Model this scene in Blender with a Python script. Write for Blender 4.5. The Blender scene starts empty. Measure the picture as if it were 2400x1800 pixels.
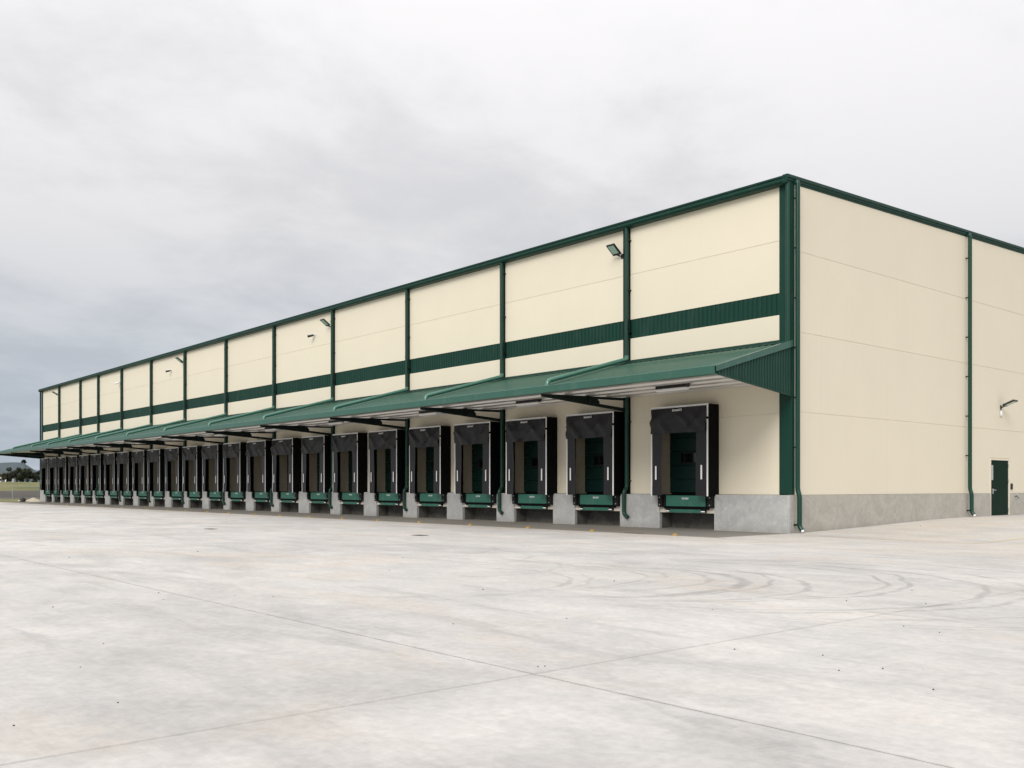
import bpy, math, random
from mathutils import Vector, noise as mnoise

R = math.radians
rnd = random.Random(7)
sc = bpy.context.scene
col = sc.collection

# ------------------------------------------------------------------ camera
cam_d = bpy.data.cameras.new('camera')
cam = bpy.data.objects.new('camera', cam_d)
col.objects.link(cam)
cam.location = (17.602, -26.814, 1.5)
cam.rotation_euler = (R(90), 0, 0.86406)
cam_d.sensor_width = 36.0
cam_d.lens = 33.47
cam_d.shift_y = 0.1008
cam_d.clip_end = 9000
sc.camera = cam

# ------------------------------------------------------------------ world
SUN_EL, SUN_AZ = 36.0, 154.0       # azimuth clockwise from +Y
world = bpy.data.worlds.new('World')
sc.world = world
world.use_nodes = True


class NG:
    """tiny helper for building node trees"""
    def __init__(self, nt):
        self.nt = nt
        nt.nodes.clear()

    def n(self, typ, **kw):
        nd = self.nt.nodes.new(typ)
        for k, v in kw.items():
            if k.startswith('i_'):
                key = k[2:]
                key = int(key) if key.isdigit() else key.replace('_', ' ')
                self.put(nd.inputs[key], v)
            else:
                setattr(nd, k, v)
        return nd

    def put(self, sock, v):
        if hasattr(v, 'links') or isinstance(v, bpy.types.NodeSocket):
            self.nt.links.new(v, sock)
        else:
            sock.default_value = v

    def m(self, op, a, b=0.0, c=None, clamp=False):
        nd = self.nt.nodes.new('ShaderNodeMath')
        nd.operation = op
        nd.use_clamp = clamp
        self.put(nd.inputs[0], a)
        self.put(nd.inputs[1], b)
        if c is not None:
            self.put(nd.inputs[2], c)
        return nd.outputs[0]

    def ramp(self, v, lo, hi, a=0.0, b=1.0, smooth=True):
        nd = self.nt.nodes.new('ShaderNodeMapRange')
        nd.interpolation_type = 'SMOOTHSTEP' if smooth else 'LINEAR'
        self.put(nd.inputs['Value'], v)
        for k, x in (('From Min', lo), ('From Max', hi), ('To Min', a), ('To Max', b)):
            nd.inputs[k].default_value = x
        return nd.outputs['Result']

    def mix(self, f, a, b, mode='MIX'):
        nd = self.nt.nodes.new('ShaderNodeMix')
        nd.data_type = 'RGBA'
        nd.blend_type = mode
        self.put(nd.inputs['Factor'], f)
        for i, v in ((6, a), (7, b)):
            if isinstance(v, (tuple, list)) and len(v) == 3:
                v = (*v, 1)
            self.put(nd.inputs[i], v)
        return nd.outputs[2]

    def noise(self, vec, scale, detail=3.0, rough=0.5, dist=0.0, lac=2.0):
        nd = self.nt.nodes.new('ShaderNodeTexNoise')
        self.put(nd.inputs['Vector'], vec)
        nd.inputs['Scale'].default_value = scale
        nd.inputs['Detail'].default_value = detail
        nd.inputs['Roughness'].default_value = rough
        nd.inputs['Distortion'].default_value = dist
        nd.inputs['Lacunarity'].default_value = lac
        return nd.outputs['Fac']

    def xyz(self, x, y, z=0.0):
        nd = self.nt.nodes.new('ShaderNodeCombineXYZ')
        for i, v in enumerate((x, y, z)):
            self.put(nd.inputs[i], v)
        return nd.outputs[0]

    def sep(self, v):
        nd = self.nt.nodes.new('ShaderNodeSeparateXYZ')
        self.put(nd.inputs[0], v)
        return nd.outputs

    def mapping(self, v, loc=(0, 0, 0), rot=(0, 0, 0), scale=(1, 1, 1)):
        nd = self.nt.nodes.new('ShaderNodeMapping')
        self.put(nd.inputs[0], v)
        nd.inputs[1].default_value = loc
        nd.inputs[2].default_value = rot
        nd.inputs[3].default_value = scale
        return nd.outputs[0]


g = NG(world.node_tree)
sky = g.n('ShaderNodeTexSky', sky_type='NISHITA', sun_disc=False)
sky.sun_elevation = R(SUN_EL)
sky.sun_rotation = R(SUN_AZ)
sky.air_density = 1.0
sky.dust_density = 2.0
tc = g.n('ShaderNodeTexCoord')
dx, dy, dz = g.sep(tc.outputs['Generated'])
up = g.m('MAXIMUM', dz, 0.0)
den = g.m('ADD', up, 0.20)
pv = g.xyz(g.m('DIVIDE', dx, den), g.m('DIVIDE', dy, den), 0.0)
pvr = g.mapping(pv, loc=(3.1, 1.7, 0), rot=(0, 0, R(38)), scale=(1.0, 0.85, 1))
n1 = g.noise(pvr, 0.95, 7, 0.56, 0.25)
n2 = g.noise(pvr, 3.2, 7, 0.60, 0.25)
n3 = g.noise(g.mapping(pv, loc=(8.3, -2.2, 4)), 0.55, 3, 0.5, 0.2)
cl = g.m('ADD', g.m('ADD', g.m('MULTIPLY', n1, 0.5), g.m('MULTIPLY', n2, 0.36)), g.m('MULTIPLY', n3, 0.34))
bright = g.ramp(cl, 0.46, 0.65)                       # 0 grey underside .. 1 thin bright cloud
# overcast luminance: brighter towards the zenith
gain = g.m('MULTIPLY_ADD', g.ramp(up, 0.0, 0.55), 0.34, 0.58)
gain = g.m('ADD', gain, g.m('MULTIPLY', g.ramp(up, 0.4, 1.0), 0.30))
ccol = g.mix(g.ramp(up, 0.0, 0.30), (0.80, 0.895, 1.0), (1.0, 0.985, 0.995))
ccol = g.mix(bright, g.mix(1.0, ccol, (0.845, 0.857, 0.878), 'MULTIPLY'), g.mix(1.0, ccol, (1.035, 1.032, 1.032), 'MULTIPLY'))
cl_e = g.n('ShaderNodeBackground', i_Color=ccol, i_Strength=gain)
sky_e = g.n('ShaderNodeBackground', i_Color=sky.outputs[0], i_Strength=0.10)
mx = g.n('ShaderNodeMixShader', i_0=g.ramp(cl, 0.30, 0.44, 0.80, 0.97), i_1=sky_e.outputs[0], i_2=cl_e.outputs[0])
wo = g.n('ShaderNodeOutputWorld', i_Surface=mx.outputs[0])

sun_d = bpy.data.lights.new('sun', 'SUN')
sun_d.energy = 1.9
sun_d.angle = R(28)
sun_d.color = (1.0, 0.965, 0.91)
sun = bpy.data.objects.new('sun', sun_d)
col.objects.link(sun)
# the lamp shines along its -Z: aim it from the azimuth given above
sx, sy = math.sin(R(SUN_AZ)), math.cos(R(SUN_AZ))
sdir = Vector((sx * math.cos(R(SUN_EL)), sy * math.cos(R(SUN_EL)), math.sin(R(SUN_EL))))
sun.rotation_euler = sdir.to_track_quat('Z', 'Y').to_euler()
sky.sun_rotation = math.atan2(sdir.x, sdir.y)

sc.view_settings.view_transform = 'Standard'
sc.view_settings.look = 'None'
sc.view_settings.exposure = 0.12
sc.view_settings.gamma = 1.0
sc.view_settings.use_curve_mapping = False
sc.cycles.max_bounces = 8
sc.cycles.diffuse_bounces = 4


# ------------------------------------------------------------------ mesh helpers
class MB:
    def __init__(self):
        self.v, self.f, self.s = [], [], []

    def add(self, vs, fs, smooth=False):
        o = len(self.v)
        self.v += [tuple(p) for p in vs]
        self.f += [tuple(i + o for i in q) for q in fs]
        self.s += [smooth] * len(fs)
        return self

    def box(self, x0, x1, y0, y1, z0, z1):
        v = [(x0, y0, z0), (x1, y0, z0), (x1, y1, z0), (x0, y1, z0),
             (x0, y0, z1), (x1, y0, z1), (x1, y1, z1), (x0, y1, z1)]
        return self.add(v, [(0, 3, 2, 1), (4, 5, 6, 7), (0, 1, 5, 4), (1, 2, 6, 5), (2, 3, 7, 6), (3, 0, 4, 7)])

    def prism(self, pts, axis, a, b):
        """closed outline extruded along an axis; pts are the two other coordinates in xyz order"""
        def P(p, t):
            return {'x': (t, p[0], p[1]), 'y': (p[0], t, p[1]), 'z': (p[0], p[1], t)}[axis]
        n = len(pts)
        v = [P(p, a) for p in pts] + [P(p, b) for p in pts]
        f = [tuple(range(n - 1, -1, -1)), tuple(range(n, 2 * n))]
        f += [(i, (i + 1) % n, n + (i + 1) % n, n + i) for i in range(n)]
        return self.add(v, f)

    def sheet(self, prof, fn, caps=None):
        """open profile points swept between two mappings fn(p,0), fn(p,1)"""
        n = len(prof)
        v = [fn(p, 0) for p in prof] + [fn(p, 1) for p in prof]
        return self.add(v, [(i, i + 1, n + i + 1, n + i) for i in range(n - 1)])

    def tube(self, pts, r, seg=10, cap=True):
        pts = [Vector(p) for p in pts]
        rings = []
        prev = None
        for i, p in enumerate(pts):
            t = (pts[min(i + 1, len(pts) - 1)] - pts[max(i - 1, 0)]).normalized()
            if prev is None:
                ref = Vector((1, 0, 0)) if abs(t.x) < 0.8 else Vector((0, 1, 0))
            else:
                ref = prev
            a = (ref - t * ref.dot(t)).normalized()
            b = t.cross(a)
            prev = a
            rr = r[i] if isinstance(r, (list, tuple)) else r
            rings.append([p + (a * math.cos(2 * math.pi * k / seg) + b * math.sin(2 * math.pi * k / seg)) * rr for k in range(seg)])
        v = [q for ring in rings for q in ring]
        f = []
        for i in range(len(rings) - 1):
            for k in range(seg):
                k2 = (k + 1) % seg
                f.append((i * seg + k, i * seg + k2, (i + 1) * seg + k2, (i + 1) * seg + k))
        self.add(v, f, True)
        if cap:
            self.add(rings[0], [tuple(range(seg - 1, -1, -1))])
            self.add(rings[-1], [tuple(range(seg))])
        return self

    def mesh(self, name, mat):
        me = bpy.data.meshes.new(name)
        me.from_pydata(self.v, [], self.f)
        me.polygons.foreach_set('use_smooth', self.s)
        if mat:
            me.materials.append(mat)
        me.update()
        return me


def link(name, me, parent=None, loc=None, rot=None):
    o = bpy.data.objects.new(name, me)
    col.objects.link(o)
    if parent is not None:
        o.parent = parent
    if loc is not None:
        o.location = loc
    if rot is not None:
        o.rotation_euler = rot
    return o


def part(name, mb, mat, parent=None, loc=None, bevel=0.0):
    o = link(name, mb.mesh(name, mat), parent, loc)
    if bevel:
        b = o.modifiers.new('edge', 'BEVEL')
        b.width = bevel
        b.segments = 2
        b.limit_method = 'ANGLE'
    return o


def thing(name, label, cat, loc=(0, 0, 0), group=None, rz=0.0):
    o = bpy.data.objects.new(name, None)
    col.objects.link(o)
    o.location = loc
    o.rotation_euler = (0, 0, rz)
    o.empty_display_size = 0.2
    o['label'] = label
    o['category'] = cat
    if group:
        o['group'] = group
    return o


def tag(o, label=None, cat=None, group=None, kind=None):
    for k, v in (('label', label), ('category', cat), ('group', group), ('kind', kind)):
        if v:
            o[k] = v
    return o


def copy_tree(o, parent=None):
    c = o.copy()
    col.objects.link(c)
    c.parent = parent
    for ch in list(o.children):
        copy_tree(ch, c)
    return c


def bend(pts, rad, n=5):
    """polyline with rounded corners"""
    P = [Vector(p) for p in pts]
    out = [P[0]]
    for i in range(1, len(P) - 1):
        a, b, c = P[i - 1], P[i], P[i + 1]
        d0, d1 = (a - b), (c - b)
        r0 = min(rad, d0.length * .45, d1.length * .45)
        p0, p1 = b + d0.normalized() * r0, b + d1.normalized() * r0
        for k in range(n + 1):
            t = k / n
            out.append((p0 * (1 - t) ** 2) + (b * 2 * t * (1 - t)) + (p1 * t * t))
    out.append(P[-1])
    return out


# ------------------------------------------------------------------ materials
def mat_base(name):
    m = bpy.data.materials.new(name)
    m.use_nodes = True
    gg = NG(m.node_tree)
    out = gg.n('ShaderNodeOutputMaterial')
    bs = gg.n('ShaderNodeBsdfPrincipled')
    gg.nt.links.new(bs.outputs[0], out.inputs[0])
    return m, gg, bs


def paint(name, c, rough=0.5, var=0.06, scale=1.5, bump=0.0, bscale=40.0, metal=0.0, spec=0.5, dust=0.0):
    m, gg, bs = mat_base(name)
    pos = gg.n('ShaderNodeNewGeometry').outputs['Position']
    n = gg.noise(pos, scale, 4, 0.55)
    dark = tuple(x * (1 - var) for x in c)
    lite = tuple(min(1, x * (1 + var)) for x in c)
    cc = gg.mix(n, dark, lite)
    if dust:
        n2 = gg.noise(gg.mapping(pos, scale=(1, 1, .25)), 3.0, 5, .6)
        cc = gg.mix(gg.m('MULTIPLY', gg.ramp(n2, .5, .75), dust), cc, (.42, .40, .36))
    gg.put(bs.inputs['Base Color'], cc)
    gg.put(bs.inputs['Roughness'], gg.m('ADD', gg.m('MULTIPLY', n, 0.12), rough - 0.06))
    bs.inputs['Metallic'].default_value = metal
    bs.inputs['Specular IOR Level'].default_value = spec
    if bump:
        b = gg.n('ShaderNodeBump', i_Strength=bump, i_Distance=0.02)
        gg.put(b.inputs['Height'], gg.noise(pos, bscale, 3, .5))
        gg.put(bs.inputs['Normal'], b.outputs[0])
    return m


CREAM = (0.762, 0.696, 0.558)


def mat_cream():
    m, gg, bs = mat_base('cream_panel')
    pos = gg.n('ShaderNodeNewGeometry').outputs['Position']
    rn = gg.n('ShaderNodeObjectInfo').outputs['Random']
    n = gg.noise(pos, 0.5, 4, .55)
    c = gg.mix(n, tuple(x * .965 for x in CREAM), tuple(x * 1.03 for x in CREAM))
    c = gg.mix(1.0, c, gg.mix(rn, (.985, .985, .985), (1.01, 1.01, 1.005)), 'MULTIPLY')
    # faint rain streaks
    st = gg.noise(gg.mapping(pos, scale=(5, 5, .12)), 1.0, 4, .6)
    c = gg.mix(gg.m('MULTIPLY', gg.ramp(st, .52, .78), .06), c, (.50, .45, .35))
    gg.put(bs.inputs['Base Color'], c)
    bs.inputs['Roughness'].default_value = .42
    bs.inputs['Specular IOR Level'].default_value = .4
    b = gg.n('ShaderNodeBump', i_Strength=.07, i_Distance=0.05)
    gg.put(b.inputs['Height'], gg.noise(pos, 1.1, 2, .5))
    gg.put(bs.inputs['Normal'], b.outputs[0])
    return m


def mat_plinth(name, c0, c1):
    m, gg, bs = mat_base(name)
    pos = gg.n('ShaderNodeNewGeometry').outputs['Position']
    rn = gg.n('ShaderNodeObjectInfo').outputs['Random']
    off = gg.n('ShaderNodeVectorMath', operation='ADD')
    gg.put(off.inputs[0], pos)
    gg.put(off.inputs[1], gg.xyz(gg.m('MULTIPLY', rn, 31.0), 0.0, gg.m('MULTIPLY', rn, 17.0)))
    p2 = off.outputs[0]
    n1 = gg.noise(p2, 1.6, 5, .62, .8)
    n2 = gg.noise(p2, 7.0, 4, .6, .4)
    n3 = gg.noise(gg.mapping(p2, scale=(6, 6, .5)), 1.0, 4, .55)
    c = gg.mix(gg.ramp(n1, .34, .66), c0, c1)
    c = gg.mix(gg.m('MULTIPLY', gg.ramp(n2, .48, .70), .35), c, tuple(x * 1.3 for x in c1))
    c = gg.mix(gg.m('MULTIPLY', gg.ramp(n3, .55, .75), .25), c, tuple(x * .62 for x in c0))
    # damp and splash dirt along the foot
    z = gg.sep(pos)[2]
    foot = gg.m('MULTIPLY', gg.ramp(z, .30, .0), gg.ramp(n2, .35, .65, .2, 1.0))
    c = gg.mix(gg.m('MULTIPLY', foot, .38), c, (.19, .165, .12))
    gg.put(bs.inputs['Base Color'], c)
    bs.inputs['Roughness'].default_value = .82
    b = gg.n('ShaderNodeBump', i_Strength=.25, i_Distance=0.01)
    gg.put(b.inputs['Height'], gg.noise(pos, 28, 4, .6))
    gg.put(bs.inputs['Normal'], b.outputs[0])
    return m


def mat_yard(name, base, apron=False):
    m, gg, bs = mat_base(name)
    pos = gg.n('ShaderNodeNewGeometry').outputs['Position']
    rn = gg.n('ShaderNodeObjectInfo').outputs['Random']
    x, y, z = gg.sep(pos)
    p = gg.xyz(x, y, 0.0)
    big = gg.noise(p, .13, 4, .55, .6)
    med = gg.noise(gg.mapping(p, rot=(0, 0, R(-35)), scale=(.75, 1.5, 1)), .42, 7, .62, 1.0)
    med2 = gg.noise(gg.mapping(p, rot=(0, 0, R(-62)), scale=(.55, 1.5, 1)), .7, 7, .62, .8)
    fine = gg.noise(p, 9, 5, .7)
    broom = gg.noise(gg.mapping(p, rot=(0, 0, R(2)), scale=(.4, 60, 1)), 1.0, 2, .6)
    broom2 = gg.noise(gg.mapping(p, rot=(0, 0, R(88)), scale=(.6, 45, 1)), 1.0, 2, .6)
    t = base
    c = gg.mix(gg.ramp(big, .3, .7), tuple(k * .90 for k in t), tuple(k * 1.06 for k in t))
    c = gg.mix(gg.m('MULTIPLY', gg.ramp(med, .46, .70), .50), c, tuple(k * .70 for k in t))
    c = gg.mix(gg.m('MULTIPLY', gg.ramp(med, .47, .28), .38), c, tuple(min(.9, k * 1.20) for k in t))
    c = gg.mix(gg.m('MULTIPLY', gg.ramp(med2, .54, .74), .26), c, tuple(k * .72 for k in t))
    # cloudy mottling left by the trowel and curing
    mo = gg.noise(gg.mapping(p, rot=(0, 0, R(-48)), scale=(.7, 1.25, 1)), 1.5, 8, .66, .5)
    mo2 = gg.noise(gg.mapping(p, loc=(7, 3, 0)), .48, 6, .62, .4)
    c = gg.mix(1.0, c, gg.mix(gg.ramp(mo, .32, .68), (.925, .928, .935), (1.045, 1.043, 1.04)), 'MULTIPLY')
    c = gg.mix(1.0, c, gg.mix(gg.ramp(mo2, .36, .64), (.94, .943, .95), (1.035, 1.032, 1.028)), 'MULTIPLY')
    # clay dust washed down the ramp and along the front of the docks
    ramp_m = gg.m('MULTIPLY', gg.ramp(y, -9.0, -2.0), gg.ramp(gg.noise(gg.mapping(p, loc=(2, 4, 0)), .35, 5, .6), .36, .62))
    c = gg.mix(gg.m('MULTIPLY', ramp_m, .55), c, (t[0] * 1.01, t[1] * .925, t[2] * .82))
    # grime gathered along the two open joints
    for axis, at in ((x, 11.90), (y, -21.72)):
        jd = gg.m('ABSOLUTE', gg.m('SUBTRACT', axis, at))
        jd = gg.m('ADD', jd, gg.m('MULTIPLY', gg.m('SUBTRACT', fine, .5), .03))
        c = gg.mix(gg.m('MULTIPLY', gg.ramp(jd, .030, .008), .38), c, tuple(k * .5 for k in t))
        c = gg.mix(gg.m('MULTIPLY', gg.m('MULTIPLY', gg.ramp(jd, .5, .0), gg.ramp(med, .4, .6)), .14), c, tuple(k * .6 for k in t))
    # warm clay stains
    wn = gg.noise(gg.mapping(p, loc=(5, 9, 0), rot=(0, 0, R(-40)), scale=(.6, 1.3, 1)), .30, 5, .6, .8)
    c = gg.mix(gg.m('MULTIPLY', gg.ramp(wn, .52, .72), .42), c, (t[0] * 1.03, t[1] * .92, t[2] * .80))
    if not apron:
        # black rubber left by turning trucks: arcs, each a pair of tyres
        wob = gg.m('MULTIPLY', gg.m('SUBTRACT', gg.noise(p, .8, 2, .5), .5), .5)
        dens = gg.noise(p, 1.3, 5, .65)
        tot = None
        arcs = [(4.9, -17.9, 2.4, .07, .6), (4.7, -17.7, 2.75, .06, .45), (5.2, -16.4, 2.35, .07, .7), (5.0, -16.2, 2.75, .08, .5),
                (6.55, -15.8, 2.5, .15, 1.0), (6.3, -15.6, 2.1, .08, .6), (6.2, -15.5, 3.05, .07, .9), (7.4, -15.4, 2.6, .09, .8),
                (7.2, -14.4, 3.3, .07, .9), (7.0, -14.2, 3.75, .08, .8), (8.4, -14.2, 3.6, .09, .9), (8.2, -13.9, 4.2, .08, .8),
                (9.0, -13.4, 4.5, .09, .8), (9.6, -12.4, 5.3, .09, .7), (9.3, -12.0, 6.0, .08, .7), (2.6, -16.2, 2.6, .08, .5),
                (0.2, -15.4, 3.0, .09, .45), (11.5, -11.5, 6.4, .10, .7), (-2.4, -14.6, 3.3, .1, .4)]
        for ax, ay, rad, w, k in arcs:
            ddx = gg.m('SUBTRACT', x, ax)
            ddy = gg.m('SUBTRACT', y, ay)
            d = gg.m('SQRT', gg.m('ADD', gg.m('MULTIPLY', ddx, ddx), gg.m('MULTIPLY', ddy, ddy)))
            d = gg.m('ABSOLUTE', gg.m('ADD', gg.m('SUBTRACT', d, rad), wob))
            s = gg.ramp(d, w, w * .25)
            # only the outer side of each loop, fading along the sweep
            side = gg.ramp(gg.m('ADD', gg.m('MULTIPLY', ddx, .80), gg.m('MULTIPLY', ddy, .60)), -rad * .75, rad * .7)
            s = gg.m('MULTIPLY', gg.m('MULTIPLY', s, side), k)
            tot = s if tot is None else gg.m('MAXIMUM', tot, s)
        tot = gg.m('MULTIPLY', tot, gg.ramp(dens, .32, .58, .15, 1.0))
        # straight tread lines
        for (x0, y0, x1, y1, w, k) in [(11.2, -21.0, 16.5, -22.85, .17, .75), (12.9, -19.3, 19, -22.0, .15, .4),
                                       (2, -24.2, 9.5, -20.9, .15, .35), (-8, -14.2, 6.5, -19.3, .18, .30), (-6, -20.1, 4, -18.4, .16, .3)]:
            L = math.hypot(x1 - x0, y1 - y0)
            ux, uy = (x1 - x0) / L, (y1 - y0) / L
            along = gg.m('ADD', gg.m('MULTIPLY', gg.m('SUBTRACT', x, x0), ux), gg.m('MULTIPLY', gg.m('SUBTRACT', y, y0), uy))
            acr = gg.m('SUBTRACT', gg.m('MULTIPLY', gg.m('SUBTRACT', x, x0), uy), gg.m('MULTIPLY', gg.m('SUBTRACT', y, y0), ux))
            acr = gg.m('ABSOLUTE', gg.m('ADD', acr, gg.m('MULTIPLY', wob, .35)))
            s = gg.m('MULTIPLY', gg.ramp(acr, w, w * .6), gg.m('MULTIPLY', gg.ramp(along, 0, L * .4), gg.ramp(along, L, L * .6)))
            tread = gg.m('ADD', gg.m('MULTIPLY', gg.m('SINE', gg.m('MULTIPLY', along, 110.0)), .14), .7)
            s = gg.m('MULTIPLY', gg.m('MULTIPLY', s, tread), gg.m('MULTIPLY', gg.ramp(dens, .40, .62), k))
            tot = gg.m('MAXIMUM', tot, s)
        c = gg.mix(gg.m('MULTIPLY', tot, .36), c, (.10, .10, .105))
        # tyre dust smears stretched along the driving direction
        sm = gg.noise(gg.mapping(p, rot=(0, 0, R(-22)), scale=(.3, 2.2, 1)), .8, 6, .65, .7)
        c = gg.mix(gg.m('MULTIPLY', gg.ramp(sm, .54, .74), .28), c, (.20, .20, .205))
    c = gg.mix(1.0, c, gg.mix(gg.ramp(fine, .25, .75), (.89, .89, .89), (1.07, 1.07, 1.07)), 'MULTIPLY')
    c = gg.mix(1.0, c, gg.mix(gg.m('MULTIPLY', gg.m('ADD', broom, broom2), .5), (.91, .91, .91), (1.07, 1.07, 1.07)), 'MULTIPLY')
    c = gg.mix(1.0, c, gg.mix(rn, (.975, .975, .98), (1.02, 1.018, 1.01)), 'MULTIPLY')
    # pin holes and grit
    vo = gg.n('ShaderNodeTexVoronoi', feature='F1')
    gg.put(vo.inputs['Vector'], p)
    vo.inputs['Scale'].default_value = 2.6
    pick = gg.ramp(gg.sep(vo.outputs['Color'])[0], .80, .82)
    c = gg.mix(gg.m('MULTIPLY', gg.m('MULTIPLY', gg.ramp(vo.outputs['Distance'], .035, .02), pick), .6), c, (.12, .11, .10))
    gg.put(bs.inputs['Base Color'], c)
    gg.put(bs.inputs['Roughness'], gg.m('ADD', gg.m('MULTIPLY', med, .25), .62))
    bs.inputs['Specular IOR Level'].default_value = .3
    b = gg.n('ShaderNodeBump', i_Strength=.22, i_Distance=0.01)
    gg.put(b.inputs['Height'], gg.m('ADD', gg.m('MULTIPLY', fine, .6), gg.m('MULTIPLY', broom, .4)))
    gg.put(bs.inputs['Normal'], b.outputs[0])
    return m


GREEN = (0.006, 0.042, 0.029)
M = {}
M['cream'] = mat_cream()
M['green'] = paint('green_steel', GREEN, .45, .10, 2.0, .03, 6.0, spec=.22, dust=.03)
M['roof_green'] = paint('green_roofing', (0.023, 0.095, 0.066), .30, .10, 1.2, .03, 4.0, spec=.6, dust=.05)
M['pipe'] = paint('green_pipe', (0.006, 0.046, 0.030), .30, .06, 3.0, spec=.40)
M['pipe_highlight'] = paint('green_pipe_highlight', (0.050, 0.170, 0.130), .22, .08, 3.0, spec=.8)  # pipe green lightened: sky highlight on the canopy runs put into the colour
M['dark_green'] = paint('dark_green_steel', (0.0025, 0.010, 0.0085), .55, .10, 2.0, spec=.25)
M['door_green'] = paint('dock_door_green', (0.003, 0.020, 0.016), .5, .08, 2.0, spec=.2)
M['exit_green'] = paint('exit_door_green', (0.0015, 0.017, 0.009), .55, .08, 2.0, spec=.10)
M['lip'] = paint('leveller_green', (0.018, 0.125, 0.085), .45, .10, 6.0, dust=.10)
M['black'] = paint('black_vinyl', (0.0025, 0.0025, 0.003), .7, .15, 3.0, .25, 9.0, spec=.10)
M['curtain'] = paint('curtain_vinyl', (0.012, 0.011, 0.013), .42, .15, 4.0, .12, 26.0, spec=.35)
M['rubber'] = paint('bumper_rubber', (0.006, 0.006, 0.0065), .75, .2, 8.0, spec=.3)
M['white'] = paint('white_trim', (0.88, 0.88, 0.87), .45, .04, 4.0)
M['steel'] = paint('galvanised_steel', (0.50, 0.51, 0.52), .38, .10, 14.0, .06, 60.0, metal=.75)
M['lining'] = paint('door_lining', (0.36, 0.315, 0.235), .6, .08, 2.0)  # cream jamb in a darker tone, its shade put into the colour
M['soffit'] = paint('soffit_steel', (0.66, 0.64, 0.61), .34, .05, 1.2, metal=.55)
M['plinth'] = mat_plinth('plinth_concrete', (.385, .39, .385), (.47, .47, .455))
M['plinth_side'] = mat_plinth('side_plinth_concrete', (.375, .355, .315), (.435, .415, .37))
M['pit'] = mat_plinth('shaded_pit_concrete', (.060, .058, .054), (.11, .106, .098))  # concrete darkened in colour to paint the deep shade inside the pits
M['beam'] = mat_plinth('beam_concrete', (.50, .46, .38), (.62, .57, .48))
M['yard'] = mat_yard('yard_concrete', (.572, .556, .528))
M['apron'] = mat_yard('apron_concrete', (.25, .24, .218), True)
M['joint'] = paint('joint_filler', (.10, .10, .10), .9)
M['yellow'] = paint('faded_yellow_paint', (.62, .47, .27), .8, .12, 7.0)
M['stud'] = paint('yellow_stud', (.50, .30, .06), .6, .1, 20.0)
M['lens'] = paint('lamp_lens', (.42, .58, .50), .15, .10, 8.0, spec=.8)
M['lamp_black'] = paint('lamp_casing', (.010, .010, .011), .45, .1, 5.0)
M['tube'] = paint('tube_diffuser', (.82, .82, .80), .3, .03, 3.0)
M['pane'] = paint('dark_pane', (.004, .004, .005), .12, .1, 3.0, spec=.6)
M['vision'] = paint('wired_glass', (.42, .44, .43), .2, .06, 8.0, spec=.7)
M['grit'] = paint('dark_grit', (.07, .065, .06), .85, .3, 30.0)
M['iron'] = paint('cast_iron', (.14, .14, .14), .6, .2, 9.0, metal=.5)
M['cam_white'] = paint('camera_shell', (.78, .78, .77), .4, .03, 3.0)

# ------------------------------------------------------------------ ground
def rise(x, y):
    """the yard ramps up gently along the side of the building"""
    if y <= 0 or x < -2:
        return 0.0
    t = min(1.0, y / 12.0)
    return 0.275 * (t * t * (3 - 2 * t) * .55 + t * .45)


yard = link('yard', None)
yard['kind'] = 'structure'


def slab_mb(x0, x1, y0, y1, gap_x=(.0025, .0025), gap_y=(.0025, .0025)):
    mb = MB()
    xa, xb, ya, yb = x0 + gap_x[0], x1 - gap_x[1], y0 + gap_y[0], y1 - gap_y[1]
    ny = 4 if yb > 0.01 and x1 > -1.9 else 1
    ys = [ya + (yb - ya) * i / ny for i in range(ny + 1)]
    ch = .006
    for i in range(ny):
        a, b = ys[i], ys[i + 1]
        za, zb = rise(x1, a), rise(x1, b)
        mb.add([(xa + ch, a, za), (xb - ch, a, za), (xb - ch, b, zb), (xa + ch, b, zb)], [(0, 1, 2, 3)])
        mb.add([(xa, a, za - .005), (xa + ch, a, za), (xa + ch, b, zb), (xa, b, zb - .005)], [(0, 1, 2, 3)])
        mb.add([(xb - ch, a, za), (xb, a, za - .005), (xb, b, zb - .005), (xb - ch, b, zb)], [(0, 1, 2, 3)])
        for xx in (xa, xb):
            mb.add([(xx, a, za - .005), (xx, b, zb - .005), (xx, b, zb - .09), (xx, a, za - .09)], [(0, 1, 2, 3)])
    for yy in (ya, yb):
        zz = rise(x1, yy)
        mb.add([(xa, yy, zz), (xb, yy, zz), (xb, yy, zz - .09), (xa, yy, zz - .09)], [(0, 1, 2, 3)])
    return mb


JX, JY = 11.90, -21.72                       # the crossing of the two open joints
xs = [JX - 4.64 * k for k in range(9, -7, -1)]
ys = [-39.32, -34.92, -30.52, -26.12, JY, -17.32, -12.92, -8.52, -3.92]
OPEN = .006
for i in range(len(xs) - 1):
    for j in range(len(ys) - 1):
        gx = [OPEN if abs(q - JX) < .01 else .0026 for q in (xs[i], xs[i + 1])]
        gy = [OPEN if abs(q - JY) < .01 else .0026 for q in (ys[j], ys[j + 1])]
        part('slab', slab_mb(xs[i], xs[i + 1], ys[j], ys[j + 1], gx, gy), M['yard'], yard)
# beside the building, rising
xs2 = [0.012, 2.62] + [q for q in xs if q > 4]
ys2 = [-3.92, 0.0, 4.4, 8.8, 13.2, 17.6, 22.0, 26.4]
for i in range(len(xs2) - 1):
    for j in range(len(ys2) - 1):
        part('slab', slab_mb(xs2[i], xs2[i + 1], ys2[j], ys2[j + 1]), M['yard'], yard)
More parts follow.
